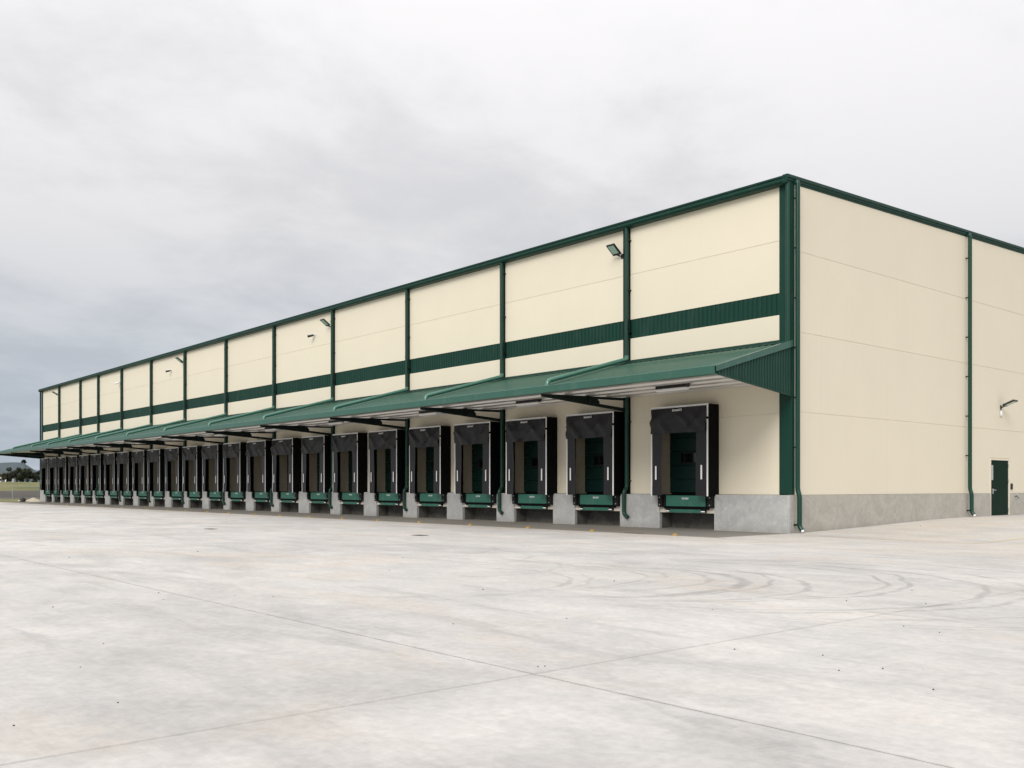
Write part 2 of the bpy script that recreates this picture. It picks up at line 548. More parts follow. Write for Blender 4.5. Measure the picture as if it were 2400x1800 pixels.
# the rest of the yard, too far off or outside the picture to tell slab from slab
mb = MB()
xf = [xs[0] - 4.64 * k for k in range(14)]
yf = [-3.92 - 4.4 * k for k in range(12)]
for i in range(len(xf) - 1):
    for j in range(len(yf) - 1):
        s = slab_mb(xf[i + 1], xf[i], yf[j + 1], yf[j])
        mb.add(s.v, s.f)
o = part('far_slabs', mb, M['yard'], yard)
o['kind'] = 'stuff'
# apron slabs under the canopy
ax = [0.0, -6.72]
while ax[-1] > -88:
    ax.append(ax[-1] - 3.56)
for i in range(len(ax) - 1):
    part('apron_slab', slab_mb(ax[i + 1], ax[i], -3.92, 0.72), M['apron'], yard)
base = part('sub_base', MB().box(-92.2, 42, -60, 30, -.5, -.088), M['joint'], yard)

# painted lines
def line_mb(pts, w, lift=.004):
    mb = MB()
    for (x0, y0), (x1, y1) in zip(pts[:-1], pts[1:]):
        L = math.hypot(x1 - x0, y1 - y0)
        nx, ny = -(y1 - y0) / L * w / 2, (x1 - x0) / L * w / 2
        n = max(1, int(L / 1.0))
        for k in range(n):
            a, b = k / n, (k + 1) / n
            xa, ya, xb, yb = x0 + (x1 - x0) * a, y0 + (y1 - y0) * a, x0 + (x1 - x0) * b, y0 + (y1 - y0) * b
            mb.add([(xa + nx, ya + ny, rise(xa, ya + ny) + lift), (xa - nx, ya - ny, rise(xa, ya - ny) + lift),
                    (xb - nx, yb - ny, rise(xb, yb - ny) + lift), (xb + nx, yb + ny, rise(xb, yb + ny) + lift)], [(3, 2, 1, 0)])
    return mb


def mat_worn_paint(name, c, keep):
    m, gg, bs = mat_base(name)
    pos = gg.n('ShaderNodeNewGeometry').outputs['Position']
    n = gg.noise(pos, 5, 5, .65)
    cc = gg.mix(gg.ramp(n, keep - .15, keep + .15), c, (.50, .48, .44))
    gg.put(bs.inputs['Base Color'], cc)
    bs.inputs['Roughness'].default_value = .8
    return m


M['line'] = mat_worn_paint('walkway_paint', (.66, .50, .27), .56)
M['line_dock'] = mat_worn_paint('dock_line_paint', (.50, .40, .25), .52)
part('dock_line', line_mb([(0.4, -3.86), (-88, -3.86)], .11), M['line_dock'], yard)
part('walkway_line', line_mb([(0.9, -.55), (2.6, -.85), (6.28, -1.2)], .10), M['line'], yard)
part('walkway_line', line_mb([(6.33, -1.2), (6.42, 26)], .10, .0045), M['line'], yard)

# ------------------------------------------------------------------ warehouse
wh = thing('warehouse', 'long cream panelled warehouse with dark green trim and a row of loading docks', 'warehouse')
XL = -89.0                                     # end of the dock front
WY = 0.20                                      # wall panel face on the dock side
SX = -0.05                                     # wall panel face on the short side
PH = 1.24                                      # plinth height
PIPES = [-7.14, -14.55, -21.96, -29.32, -36.46, -43.49, -50.59, -57.40, -64.23, -70.37, -75.57, -82.40]
DOCKS = [-4.22, -8.67, -12.43, -16.09, -19.77, -23.44, -27.15, -30.67, -34.37, -37.90, -41.49, -44.92,
         -48.47, -51.83, -55.50, -58.86, -62.42, -65.83, -69.48, -72.90, -76.19, -79.70, -82.88, -85.86]
STRIPS = [(p - .30, p + .06) for p in PIPES]
# clear panel bays between the column covers
bays = []
right = -.48
for a, b in STRIPS:
    bays.append((b, right))
    right = a
bays.append((XL + .42, right))
ROWS = [(PH, 3.93), (3.93, 7.17), (7.88, 9.60), (9.60, 11.44)]
G = .006
DW = 1.19                                      # half width of a door opening


def wall_panel(x0, x1, z0, z1):
    part('wall_panel', MB().box(x0 + .004, x1 - .004, WY, WY + .12, z0 + G, z1 - G), M['cream'], wh, bevel=.006)


for (b0, b1) in bays:
    cuts = sorted([d for d in DOCKS if b0 - .5 < d < b1 + .5], reverse=True)
    xr = b1
    for d in cuts:
        if xr - (d + DW) > .05:
            wall_panel(d + DW, xr, *ROWS[0])
        xr = min(xr, d - DW)
    if xr - b0 > .05:
        wall_panel(b0, xr, *ROWS[0])
    for r in ROWS[1:]:
        wall_panel(b0, b1, *r)
    # ribbed sheet band
    mb = MB()
    prof = []
    x = b0 + .01
    pitch = .19
    while x + pitch < b1 - .005:
        prof += [(x, 0), (x + .075, 0), (x + .095, .032), (x + .165, .032), (x + pitch - .005, 0)]
        x += pitch
    prof.append((b1 - .005, 0))
    mb.sheet(prof, lambda p, t: (p[0], WY + .035 - p[1], 7.885 if t else 7.165))
    part('ribbed_band', mb, M['green'], wh)
    # strips closing the horizontal joints from behind
for z in (3.93, 9.60):
    part('joint_strip', MB().box(XL + .45, -.5, WY + .014, WY + .11, z - .0055, z + .0055), M['cream'], wh)
part('backing_strip', MB().box(XL + .45, -.5, WY + .06, WY + .11, 7.10, 7.95), M['dark_green'], wh)

# column covers and flashings
for a, b in STRIPS:
    part('column_cover', MB().box(a, b, WY - .02, WY + .10, PH + .004, 11.38), M['dark_green'], wh, bevel=.006)
part('corner_flashing', MB().box(-.482, -.008, WY - .03, WY + .14, PH + .02, 11.40), M['green'], wh, bevel=.008)
part('corner_flashing', MB().box(XL - .05, XL + .42, WY - .03, WY + .14, .02, 11.40), M['green'], wh, bevel=.008)

# concrete plinth between the pits
edges = []
xr = -0.0
PW = 1.232
for d in DOCKS:
    edges.append((d - .01 + PW, xr))
    xr = d - .01 - PW
edges.append((XL, xr))
for k, (a, b) in enumerate(edges):
    part('plinth_block', MB().box(a, b, 0, .16, -.09, PH), M['plinth'], wh, bevel=.022)
    part('pit_side', MB().box(a + .004, (b - .004 if k else -.31), .163, .715, -.09, PH - .004), M['pit'], wh)  # pier sides split off to take the shade-darkened pit colour
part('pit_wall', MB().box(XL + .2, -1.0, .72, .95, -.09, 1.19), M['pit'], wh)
for d in DOCKS:
    part('pit_beam', MB().box(d - PW - .008, d + PW - .012, .03, .40, .58, .775), M['beam'], wh, bevel=.012)
    # lining of the door opening
    mb = MB()
    for s in (-1, 1):
        mb.box(d + s * (DW - .012) - .010, d + s * (DW - .012) + .010, .0, .64, PH, 3.93)
    mb.box(d - DW + .03, d + DW - .03, .25, .64, 3.86, 3.92)
    part('door_lining', mb, M['lining'], wh)

# dock doors: sectional, with a pane each
sec_me = None
for d in DOCKS:
    door = link('dock_door', MB().box(-DW, DW, .60, .64, 0, .05).mesh('dock_door', M['rubber']), wh, (d, 0, PH))
    if sec_me is None:
        sec_me = MB().box(-DW + .03, DW - .03, .50, .60, .008, .492).mesh('door_section', M['door_green'])
        pane_me = MB().box(-.37, .37, .488, .502, -.17, .17).mesh('pane', M['pane'])
        fr = MB()
        fr.box(-.42, .42, 0.482, .506, .17, .205).box(-.42, .42, 0.482, .506, -.205, -.17)
        fr.box(-.42, -.37, 0.482, .506, -.17, .17).box(.37, .42, 0.482, .506, -.17, .17)
        frame_me = fr.mesh('pane_frame', M['rubber'])
    for k in range(5):
        s = link('door_section', sec_me, door, (0, 0, .06 + k * .50))
        if sec_me.users == 1:
            b = s.modifiers.new('edge', 'BEVEL')
            b.width = .012
            b.segments = 2
    link('pane', pane_me, door, (-.25, 0, 1.33))
    link('pane_frame', frame_me, door, (-.25, 0, 1.33))

# short side of the building
SY1 = 40.0
side_cols = [(.20, 12.84), (12.84, 26.0), (26.0, SY1)]
DY0, DY1 = 15.10, 17.00                        # exit door opening
def roof_z(y):
    return 11.40 + .0338 * (y - WY)


def side_panel(y0, y1, z0, z1, slope=False):
    mb = MB()
    ya, yb = y0 + .006, y1 - .006
    if slope:
        mb.prism([(ya, z0 + G), (yb, z0 + G), (yb, roof_z(yb) + .04), (ya, roof_z(ya) + .04)], 'x', SX - .12, SX)
    else:
        mb.box(SX - .12, SX, ya, yb, z0 + G, z1 - G)
    part('wall_panel', mb, M['cream'], wh, bevel=.006)


for (a, b) in side_cols:
    if a < DY0 < b:
        mb = MB()
        ya, yb, z0, z1, n0, n1 = a + .006, b - .006, PH + G, 3.977 - G, DY0 - .05, DY1 + .05
        mb.prism([(ya, z0), (n0, z0), (n0, 2.76), (n1, 2.76), (n1, z0), (yb, z0), (yb, z1), (ya, z1)], 'x', SX - .12, SX)
        part('wall_panel', mb, M['cream'], wh)
    else:
        side_panel(a, b, PH, 3.977)
    side_panel(a, b, 3.977, 6.599)
    side_panel(a, b, 6.599, 9.24)
    side_panel(a, b, 9.24, 11.4, True)
for z in (3.977, 6.599, 9.24):
    part('joint_strip', MB().box(SX - .11, SX - .012, .4, SY1 - .2, z - .0055, z + .0055), M['cream'], wh)
part('joint_strip', MB().box(SX - .11, SX - .05, 12.78, 12.90, PH + .1, 11.6), M['cream'], wh)
for y0, y1 in ((.004, 6.97), (6.97, DY0 - .06), (DY1 + .06, 22.0), (22.0, 31.0), (31.0, SY1)):
    part('plinth_block', MB().box(-.30, 0.0, (.17 if y0 < .1 else y0 + .006), y1 - .006, -.09, PH), M['plinth_side'], wh, bevel=.01)
# return of the dock plinth at the corner is the first block; the other outer walls
part('wall_panel', MB().box(XL, SX - .2, SY1 - .12, SY1, PH, 12.7), M['cream'], wh)
part('wall_panel', MB().box(XL, XL + .12, WY + .15, SY1 - .13, 0, 11.4), M['cream'], wh)
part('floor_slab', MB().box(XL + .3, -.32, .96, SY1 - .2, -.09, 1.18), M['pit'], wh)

# roof sheet, eaves gutter, barge capping
mb = MB()
mb.add([(XL - .1, WY - .05, 11.60), (SX, WY - .05, 11.60), (SX, SY1, 11.60 + .0338 * SY1), (XL - .1, SY1, 11.60 + .0338 * SY1)], [(0, 1, 2, 3)])
mb.add([(XL - .1, WY + .10, 11.45), (SX - .13, WY + .10, 11.45), (SX - .13, SY1, 11.45 + .0338 * SY1), (XL - .1, SY1, 11.45 + .0338 * SY1)], [(3, 2, 1, 0)])
part('roof', mb, M['roof_green'], wh)
gut = [(WY - .005, 11.355), (.03, 11.355), (-.05, 11.375), (-.105, 11.43), (-.105, 11.515), (-.075, 11.52), (-.075, 11.54), (-.115, 11.545), (-.115, 11.565),
       (-.06, 11.572), (-.06, 11.625), (.05, 11.640), (WY - .005, 11.640)]
part('eaves_gutter', MB().prism(gut, 'x', XL - .25, SX - .02), M['green'], wh)
cap = MB()
capo = [(SX - .13, -.02), (SX + .015, -.02), (SX + .03, .055), (SX + .055, .06), (SX + .055, .12), (SX + .075, .125), (SX + .095, .14),
        (SX + .095, .235), (SX + .06, .255), (SX - .13, .255)]
n = len(capo)
v = [(p[0], -.10, 11.385 + p[1] * .97) for p in capo] + [(p[0], SY1, roof_z(SY1) + p[1]) for p in capo]
cap.add(v, [tuple(range(n - 1, -1, -1)), tuple(range(n, 2 * n))] + [(i, (i + 1) % n, n + (i + 1) % n, n + i) for i in range(n)])
part('barge_capping', cap, M['green'], wh)

# downpipes on the dock front: wall run, run across the canopy, lower run
CN_Y, CN_T, CN_B, CW_T, CW_B = -4.20, 5.01, 4.80, 6.21, 4.93     # canopy nose and wall heights
CSL = (CW_T - CN_T) / (WY - CN_Y)
def canopy_z(y):
    return CN_T + (y - CN_Y) * CSL


for p in PIPES:
    mb = MB()
    mb.tube([(p, .05, 11.42), (p, .05, canopy_z(.05) + .16)], .078, 12)
    pts = bend([(p, .05, 4.90), (p, .05, 1.50), (p, -.10, 1.33), (p, -.10, .50), (p + .20, -.10, .36)], .09)
    mb.tube(pts, .078, 12)
    for z in (10.75, 8.0, 2.0, 4.30):           # sleeves at the pipe joints
        mb.tube([(p, .05, z - .05), (p, .05, z + .05)], .086, 12, False)
    dp = part('downpipe', mb, M['pipe'], wh)
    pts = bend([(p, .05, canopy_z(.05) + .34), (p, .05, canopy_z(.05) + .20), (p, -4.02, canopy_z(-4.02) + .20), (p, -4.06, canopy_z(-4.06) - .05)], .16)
    part('canopy_pipe', MB().tube(pts, .083, 12), M['pipe_highlight'], dp)
    for z in (10.9, 9.0, 7.4, 4.0, 1.75):
        part('pipe_clip', MB().box(p - .02, p + .115, .03, WY, z - .02, z + .02), M['lamp_black'], dp)
# corner pipe above the canopy and the two side pipes
mb = MB().tube([(-.09, .07, 11.40), (-.09, .07, canopy_z(.1) - .02)], .085, 12)
part('downpipe', mb, M['pipe'], wh)
for yy, ztop in ((.34, 11.33), (12.84, 11.76)):
    mb = MB()
    px = SX + .15
    zg = rise(1, yy)
    pts = bend([(SX + .02, yy, ztop + .10), (px, yy, ztop + .10), (px, yy, 1.42), (px + .07, yy, 1.22), (px + .07, yy, zg + .22), (px + .16, yy, zg + .10)], .11)
    mb.tube(pts, .078, 12)
    dp = part('downpipe', mb, M['pipe'], wh)
    z = 10.9
    while z > 1.5:
        part('pipe_clip', MB().box(SX, px - .05, yy - .075, yy - .045, z - .025, z + .025), M['lamp_black'], dp)
        z -= 1.62
    part('pipe_clip', MB().box(.0, px + .02, yy - .08, yy - .04, zg + .24, zg + .30), M['lamp_black'], dp)
    part('pipe_end', MB().tube([(px + .165, yy + .0, zg + .105), (px + .19, yy, zg + .05)], .048, 10), M['white'], dp)
mb = MB().tube([(XL - .09, .08, 11.38), (XL - .09, .08, .1)], .08, 10)
part('downpipe', mb, M['pipe'], wh)

# exit door on the short side
zg = rise(1, 16)
ex = link('exit_door', MB().box(SX - .06, SX - .01, DY0 + .06, DY1 - .06, zg + .015, 2.66).mesh('exit_door', M['exit_green']), wh)
fr = MB()
fr.box(SX - .12, SX + .02, DY0 - .045, DY0 + .055, zg, 2.75).box(SX - .12, SX + .02, DY1 - .055, DY1 + .045, zg, 2.75)
fr.box(SX - .12, SX + .02, DY0 + .055, DY1 - .055, 2.665, 2.75)
part('door_frame', fr, M['cream'], ex)
part('vision_panel', MB().box(SX - .012, SX + .004, DY0 + .13, DY0 + .29, 1.81, 2.45), M['vision'], ex)
hd = MB().box(SX - .012, SX + .012, DY0 + .22, DY0 + .32, 1.22, 1.44)
hd.tube([(SX + .01, DY0 + .27, 1.38), (SX + .07, DY0 + .27, 1.38), (SX + .07, DY0 + .42, 1.37)], .014, 8)
part('handle', hd, M['steel'], ex)
for z in (2.46, 1.80, .55):
    part('hinge', MB().tube([(SX + .012, DY1 - .085, z - .06), (SX + .012, DY1 - .085, z + .06)], .026, 8), M['steel'], ex)
part('kick_plate', MB().box(SX - .011, SX - .005, DY0 + .10, DY1 - .10, zg + .04, zg + .32), M['exit_green'], ex)
part('threshold', MB().box(SX - .3, SX + .03, DY0 + .06, DY1 - .06, -.05, zg + .012), M['plinth_side'], ex)

# small fittings by the exit door
t = thing('door_release', 'small dark push button box on the cream wall just beside the exit door', 'button box', (SX, 17.22, 1.56))
part('case', MB().box(0, .06, -.06, .06, -.16, .10), M['lamp_black'], t, bevel=.008)
part('cap', MB().box(0, .05, -.05, .05, .105, .20), M['beam'], t, bevel=.008)
t = thing('hose_tap', 'small dark hose tap sticking out of the concrete plinth past the exit door', 'tap', (0, 17.50, 1.09))
part('spout', MB().tube(bend([(0, 0, 0), (.12, 0, 0), (.15, .03, -.09)], .04), .022, 8), M['iron'], t)
part('handle', MB().box(.07, .09, -.07, .07, .03, .05), M['iron'], t)
t = thing('wall_lamp', 'white oval bulkhead lamp on the wall just under the side floodlight', 'lamp', (SX, 16.15, 4.69))
mb = MB()
ring = []
for rr, xx in ((.0, .11), (.55, .105), (.85, .08), (1.0, .045), (1.0, 0)):
    ring.append([(xx * .7, .085 * rr * math.cos(a * math.pi / 8), .14 * rr * math.sin(a * math.pi / 8)) for a in range(16)])
vv = [q for r_ in ring for q in r_]
ff = [(i * 16 + k, i * 16 + (k + 1) % 16, (i + 1) * 16 + (k + 1) % 16, (i + 1) * 16 + k) for i in range(4) for k in range(16)]
mb.add(vv, ff, True)
part('diffuser', mb, M['cam_white'], t)
part('base', MB().box(-.0, .02, -.09, .09, -.15, .15), M['steel'], t, bevel=.006)

# ------------------------------------------------------------------ canopy
cn = thing('canopy', 'long dark green sloping canopy over the loading docks', 'canopy')
CX0, CX1 = -88.1, -.02                         # ends at the wall
RK = .36                                       # the near end is raked outwards
def cx_end(y):
    return CX1 + RK * (WY - y) / (WY - CN_Y)


mb = MB()
prof = []
x = CX0
while x < CX1 + .2:
    prof += [(x, 0), (x + .11, 0), (x + .14, .036), (x + .18, .036), (x + .21, 0)]
    x += .25
prof.append((CX1 + .35, 0))
def roofmap(p, t):
    yy = WY - .005 if t == 0 else CN_Y
    return (min(p[0], cx_end(yy) - .02), yy, canopy_z(yy) + p[1])


mb.sheet(prof, roofmap)
part('roof_sheet', mb, M['roof_green'], cn)
fl = [(WY - .004, CW_T + .13), (WY - .02, CW_T + .13), (WY - .035, CW_T + .055), (-.02, canopy_z(-.02) + .055), (-.02, canopy_z(-.02) + .042), (WY - .004, CW_T + .042)]
part('wall_flashing', MB().prism(fl, 'x', CX0, CX1), M['green'], cn)
fa = [(CN_Y + .01, CN_B), (CN_Y - .11, CN_B), (CN_Y - .13, CN_B + .02), (CN_Y - .13, CN_T + .035), (CN_Y - .115, CN_T + .05), (CN_Y - .095, CN_T + .05),
      (CN_Y - .095, CN_B + .03), (CN_Y + .01, CN_B + .03)]
part('gutter', MB().prism(fa, 'x', CX0 - .02, CX1 + RK + .01), M['roof_green'], cn)
# soffit: pressed metal lining, broad pans running along the building
mb = MB()
sp = []
ny = 4
for i in range(ny):
    y0 = CN_Y + .06 + (WY - .03 - CN_Y - .06) * i / ny
    y1 = CN_Y + .06 + (WY - .03 - CN_Y - .06) * (i + 1) / ny
    w = y1 - y0
    sp += [(y0, 0), (y0 + w * .46, .0), (y0 + w * .54, .14), (y0 + w * .93, .15), (y1 - .001, .0)]
sp.append((WY - .03, 0))
def sofmap(p, t):
    zz = CN_B + .02 + (p[0] - CN_Y) / (WY - CN_Y) * (CW_B - CN_B - .02)
    return ((CX0 + .02) if t == 0 else cx_end(p[0]) - .06, p[0], zz + p[1])


mb.sheet(sp, sofmap)
part('soffit', mb, M['soffit'], cn)
# near end panel: vertical ribs, barge flashing over its sloping top edge
mb = MB()
y = WY - .06
tprof = []
while y - .165 > CN_Y + .02:
    tprof += [(y, 0), (y - .07, 0), (y - .09, .03), (y - .14, .03), (y - .158, 0)]
    y -= .165
tprof.append((CN_Y + .0, 0))
def end_lo(y):
    return 4.46 + (WY - y) / (WY - CN_Y) * (CN_B + .005 - 4.46)


mb.sheet(tprof, lambda p, t: (cx_end(p[0]) + p[1], p[0], (canopy_z(p[0]) - .02) if t else end_lo(p[0])))
mb.sheet(tprof, lambda p, t: (cx_end(p[0]) - .015, p[0], end_lo(p[0]) if t else (canopy_z(p[0]) - .02)))
part('end_panel', mb, M['green'], cn)
mb = MB()
bo = [(-.10, .075), (-.10, .062), (.045, .062), (.045, -.14), (.058, -.14), (.058, .075)]
n = len(bo)
v = [(cx_end(WY) + q[0], WY - .012, CW_T + q[1]) for q in bo] + [(cx_end(CN_Y) + q[0], CN_Y - .10, CN_T + q[1] * .8 - .02) for q in bo]
mb.add(v, [tuple(range(n - 1, -1, -1)), tuple(range(n, 2 * n))] + [(i, (i + 1) % n, n + (i + 1) % n, n + i) for i in range(n)])
part('barge_flashing', mb, M['roof_green'], cn)
mb = MB()
mb.add([(cx_end(WY) + .005, WY - .02, 4.44), (cx_end(WY) + .05, WY - .02, 4.44), (cx_end(CN_Y) + .05, CN_Y, CN_B - .012), (cx_end(CN_Y) + .005, CN_Y, CN_B - .012),
        (cx_end(WY) + .005, WY - .02, 4.48), (cx_end(WY) + .05, WY - .02, 4.48), (cx_end(CN_Y) + .05, CN_Y, CN_B + .028), (cx_end(CN_Y) + .005, CN_Y, CN_B + .028)],
       [(0, 3, 2, 1), (4, 5, 6, 7), (0, 1, 5, 4), (1, 2, 6, 5), (2, 3, 7, 6), (3, 0, 4, 7)])
part('edge_strip', mb, M['green'], cn)
# far end panel
mb = MB()
mb.prism([(WY - .01, 4.46), (WY - .01, CW_T - .02), (CN_Y, CN_T - .02), (CN_Y, CN_B)], 'x', CX0 - .03, CX0 - .005)
part('end_panel', mb, M['green'], cn)
# bracket arms under every column
for p in PIPES + [-88.3 + .3]:
    xc = p - .12
    mb = MB()
    yo = CN_Y + .02
    tw, tn = CW_B - .03, CN_B - .005
    mb.prism([(WY - .03, tw), (yo, tn), (yo, tn - .05), (WY - .03, tw - .09)], 'x', xc - .07, xc + .07)
    mb.prism([(WY - .03, 4.50), (WY - .03, 4.39), (yo, tn - .09), (yo, tn - .01)], 'x', xc - .068, xc + .068)
    mb.prism([(-1.30, 4.64), (-1.45, 4.54), (yo + .01, tn - .09), (yo + .01, tn - .02), (-1.45, tw - .08)], 'x', xc - .03, xc + .03)
    mb.box(xc - .11, xc + .11, WY - .05, WY - .021, 4.36, tw)
    mb.box(xc - .09, xc + .09, -1.95, -1.87, tw - .20, tw - .02)
    part('bracket_arm', mb, M['dark_green'], cn)

# tube lights under the canopy
ORD = ['first', 'second', 'third', 'fourth', 'fifth', 'sixth', 'seventh', 'eighth', 'ninth', 'tenth', 'eleventh', 'twelfth',
       'thirteenth', 'fourteenth', 'fifteenth', 'sixteenth', 'seventeenth', 'eighteenth', 'nineteenth', 'twentieth',
       'twenty-first', 'twenty-second', 'twenty-third', 'twenty-fourth', 'twenty-fifth']
tubes_x = [-3.10, -10.35, -17.05] + [((a + b) / 2) + .5 for a, b in zip(PIPES[2:], PIPES[3:])]
zt = CN_B + .02 + (-2.1 - CN_Y) / (WY - CN_Y) * (CW_B - CN_B - .02) - .003
tl0 = thing('tube_light', '', 'light', (0, 0, 0), 'tube lights under the canopy')
part('casing', MB().box(-.66, .66, -.09, .09, -.06, .10), M['lamp_black'], tl0)
part('diffuser', MB().box(-.64, .64, -.085, .085, -.16, -.061), M['tube'], tl0, bevel=.02)
for k, x in enumerate(tubes_x):
    t = tl0 if k == 0 else copy_tree(tl0)
    t.location = (x, -2.1, zt)
    t['label'] = ('white tube light under the canopy over the single dock at the corner' if k == 0 else
                  'white tube light under the canopy in the %s bay from the building corner' % ORD[k])

# ------------------------------------------------------------------ dock shelters
def curtain_mb(hw, top, bot, seed, nx=22, nz=12, proud=.0, sag=.05):
    r_ = random.Random(seed)
    mb = MB()
    folds = [(r_.uniform(-1, 1), r_.uniform(.25, .8), r_.uniform(.025, .06), r_.uniform(-1.4, 1.4)) for _ in range(5)]
    cut = r_.choice([0, 0, 1, -1])
    v = []
    for j in range(nz + 1):
        w = j / nz
        for i in range(nx + 1):
            u = -1 + 2 * i / nx
            d = 0.0
            for (c, s, a, sl) in folds:
                q = (u - c - sl * (w - .2)) / (.12 * s + .04)
                d += a * math.exp(-q * q) * min(1, w * 2.2)
            # fabric pulled from the upper corners towards the middle of the hem
            q = (abs(u) - (1.0 - .62 * w)) / .11
            d += .06 * math.exp(-q * q) * min(1, w * 2)
            d += .018 * mnoise.noise(Vector((u * 3 + seed, w * 3, seed * .37)))
            hem = bot + sag * (1 - abs(u)) * -.4 + .03 * mnoise.noise(Vector((u * 1.4, seed * 1.7, 0)))
            if cut and u * cut > .55:
                hem += (abs(u) - .55) * .22
            v.append((u * hw, -.475 - proud - d, top + (hem - top) * w))
    f = [(j * (nx + 1) + i, (j + 1) * (nx + 1) + i, (j + 1) * (nx + 1) + i + 1, j * (nx + 1) + i + 1) for j in range(nz) for i in range(nx)]
    return mb.add(v, f, True)


def side_curtain_mb(s, seed):
    mb = MB()
    nx, nz = 5, 14
    v = []
    for j in range(nz + 1):
        z = 1.20 + (3.70 - 1.20) * j / nz
        for i in range(nx + 1):
            xx = 1.225 - (1.225 - .775) * i / nx
            w = .012 * mnoise.noise(Vector((xx * 4, z * 1.3, seed + s))) + .018 * (i / nx) ** 2 * math.sin(z * 2.1 + seed)
            v.append((s * xx, -.425 + w, z))
    f = [(j * (nx + 1) + i, j * (nx + 1) + i + 1, (j + 1) * (nx + 1) + i + 1, (j + 1) * (nx + 1) + i) for j in range(nz) for i in range(nx)]
    return mb.add(v, f, True)


def marks(mb, x0, x1, z, h, y, seed):
    """a row of small letter-like marks, too small in the photo to be read"""
    r_ = random.Random(seed)
    n = 8
    w = (x1 - x0) / n
    for k in range(n):
        a = x0 + k * w
        t = r_.random()
        mb.box(a + .006, a + w * .34, y - .004, y, z, z + h)
        if t < .6:
            mb.box(a + w * .34, a + w * .80, y - .0035, y, z + h * .72, z + h)
        if t > .3:
            mb.box(a + w * .34, a + w * .80, y - .0035, y, z, z + h * .28)
        if t > .5:
            mb.box(a + w * .62, a + w * .80, y - .003, y, z + h * .28, z + h * .72)
    return mb


HT, HB = 4.39, 1.20
SH = 1.29
frame = MB()
frame.box(-SH, -SH + .07, -.40, WY - .004, HB, HT - .06).box(SH - .07, SH, -.40, WY - .004, HB, HT - .06)
side_me = MB().box(0, .07, -.40, WY - .004, HB, HT - .07).mesh('side_panel', M['black'])
top_me = MB().box(-SH, SH, -.40, WY - .004, HT - .068, HT - .004).mesh('top_panel', M['black'])
trim_v = MB().box(-.032, .032, -.412, -.402, HB - .01, HT).mesh('edge_trim', M['white'])
trim_h = MB().box(-SH + .034, SH - .034, -.412, -.402, HT - .062, HT + .002).mesh('edge_trim', M['white'])
strap_me = MB().box(-.05, .05, -.43, -.395, 3.86, 3.935).mesh('strap', M['black'])
stripe_me = MB().box(-.034, .034, -.452, -.446, 1.775, 2.268).mesh('guide_stripe', M['white'])
curt = [curtain_mb(1.225, 4.315, 3.43, s).mesh('head_curtain', M['curtain']) for s in range(1, 9)]
sidec = [(side_curtain_mb(-1, s).mesh('side_curtain', M['curtain']), side_curtain_mb(1, s).mesh('side_curtain', M['curtain'])) for s in range(1, 5)]
mark_me = marks(MB(), -.22, .22, 4.195, .075, -.492, 5).mesh('maker_mark', M['white'])


def where(k):
    """how one points to dock number k from the corner"""
    d = DOCKS[k]
    if k == 0:
        return 'standing alone between the building corner and the downpipe'
    for i, p in enumerate(PIPES):
        if 0 < p - d < 2.0:
            return 'just beyond the %s downpipe from the corner' % ORD[i]
        if 0 < d - p < 2.3:
            return 'just before the %s downpipe from the corner' % ORD[i]
    return 'the %s from the building corner' % ORD[k]


for k, d in enumerate(DOCKS):
    w = '%s from the building corner' % ORD[k]
    if k == 0:
        lab = 'black dock shelter with white edge trim, standing alone in the bay at the building corner'
    elif k == len(DOCKS) - 1:
        lab = 'black dock shelter at the very end of the row, beside the far building edge'
    else:
        lab = 'black dock shelter with white edge trim, %s' % w
    t = thing('dock_shelter', lab, 'dock shelter', (d, 0, 0), 'dock shelters along the loading front')
    link('side_panel', side_me, t, (-SH, 0, 0))
    link('side_panel', side_me, t, (SH - .07, 0, 0))
    link('top_panel', top_me, t)
    link('edge_trim', trim_v, t, (-SH + .032, 0, 0))
    link('edge_trim', trim_v, t, (SH - .032, 0, 0))
    link('edge_trim', trim_h, t)
    for s in (-1, 1):
        link('strap', strap_me, t, (s * (SH - .035), 0, 0))
    hc = link('head_curtain', curt[(k * 5) % 8 if k else 0], t)
    link('maker_mark', mark_me, hc, (0, -.015, 0))
    a, b = sidec[(k * 3) % 4]
    for s, me in ((-1, a), (1, b)):
        scu = link('side_curtain', me, t)
        link('guide_stripe', stripe_me, scu, (s * 1.03, 0, 0))

# ------------------------------------------------------------------ dock levellers
lv0 = thing('dock_leveller', '', 'dock leveller', (0, 0, 0), 'dock levellers along the loading front')
lip = part('lip_plate', MB().box(-.89, .89, -.075, -.03, .815, 1.205), M['lip'], lv0, bevel=.008)
part('maker_mark', marks(MB(), -.16, .16, 1.065, .062, -.076, 9), M['white'], lip)
part('deck', MB().box(-1.0, 1.0, -.028, .54, 1.15, 1.20), M['rubber'], lv0)
part('front_beam', MB().box(-1.0, 1.0, -.05, .02, .715, .81), M['black'], lv0)
part('lower_bar', MB().box(-.70, .70, -.085, -.02, .59, .708), M['lip'], lv0, bevel=.006)
for s in (-1, 1):
    bu = part('bumper', MB().box(s * 1.13 - .10, s * 1.13 + .10, -.14, .03, .785, 1.235), M['rubber'], lv0, bevel=.012)
    for z in (.87, 1.13):
        part('bolt', MB().tube([(s * 1.13, -.14, z), (s * 1.13, -.158, z)], .022, 8), M['steel'], bu)
    part('side_box', MB().box(s * .98 - .045, s * .98 + .045, -.05, .54, .80, 1.19), M['rubber'], lv0)
    part('lip_stop', MB().box(s * .80 - .07, s * .80 + .07, -.10, .03, .60, .70), M['black'], lv0)
    part('stop_pin', MB().tube([(s * .80 - .06, -.11, .64), (s * .80 + .09, -.11, .64)], .026, 8), M['white'], lv0)
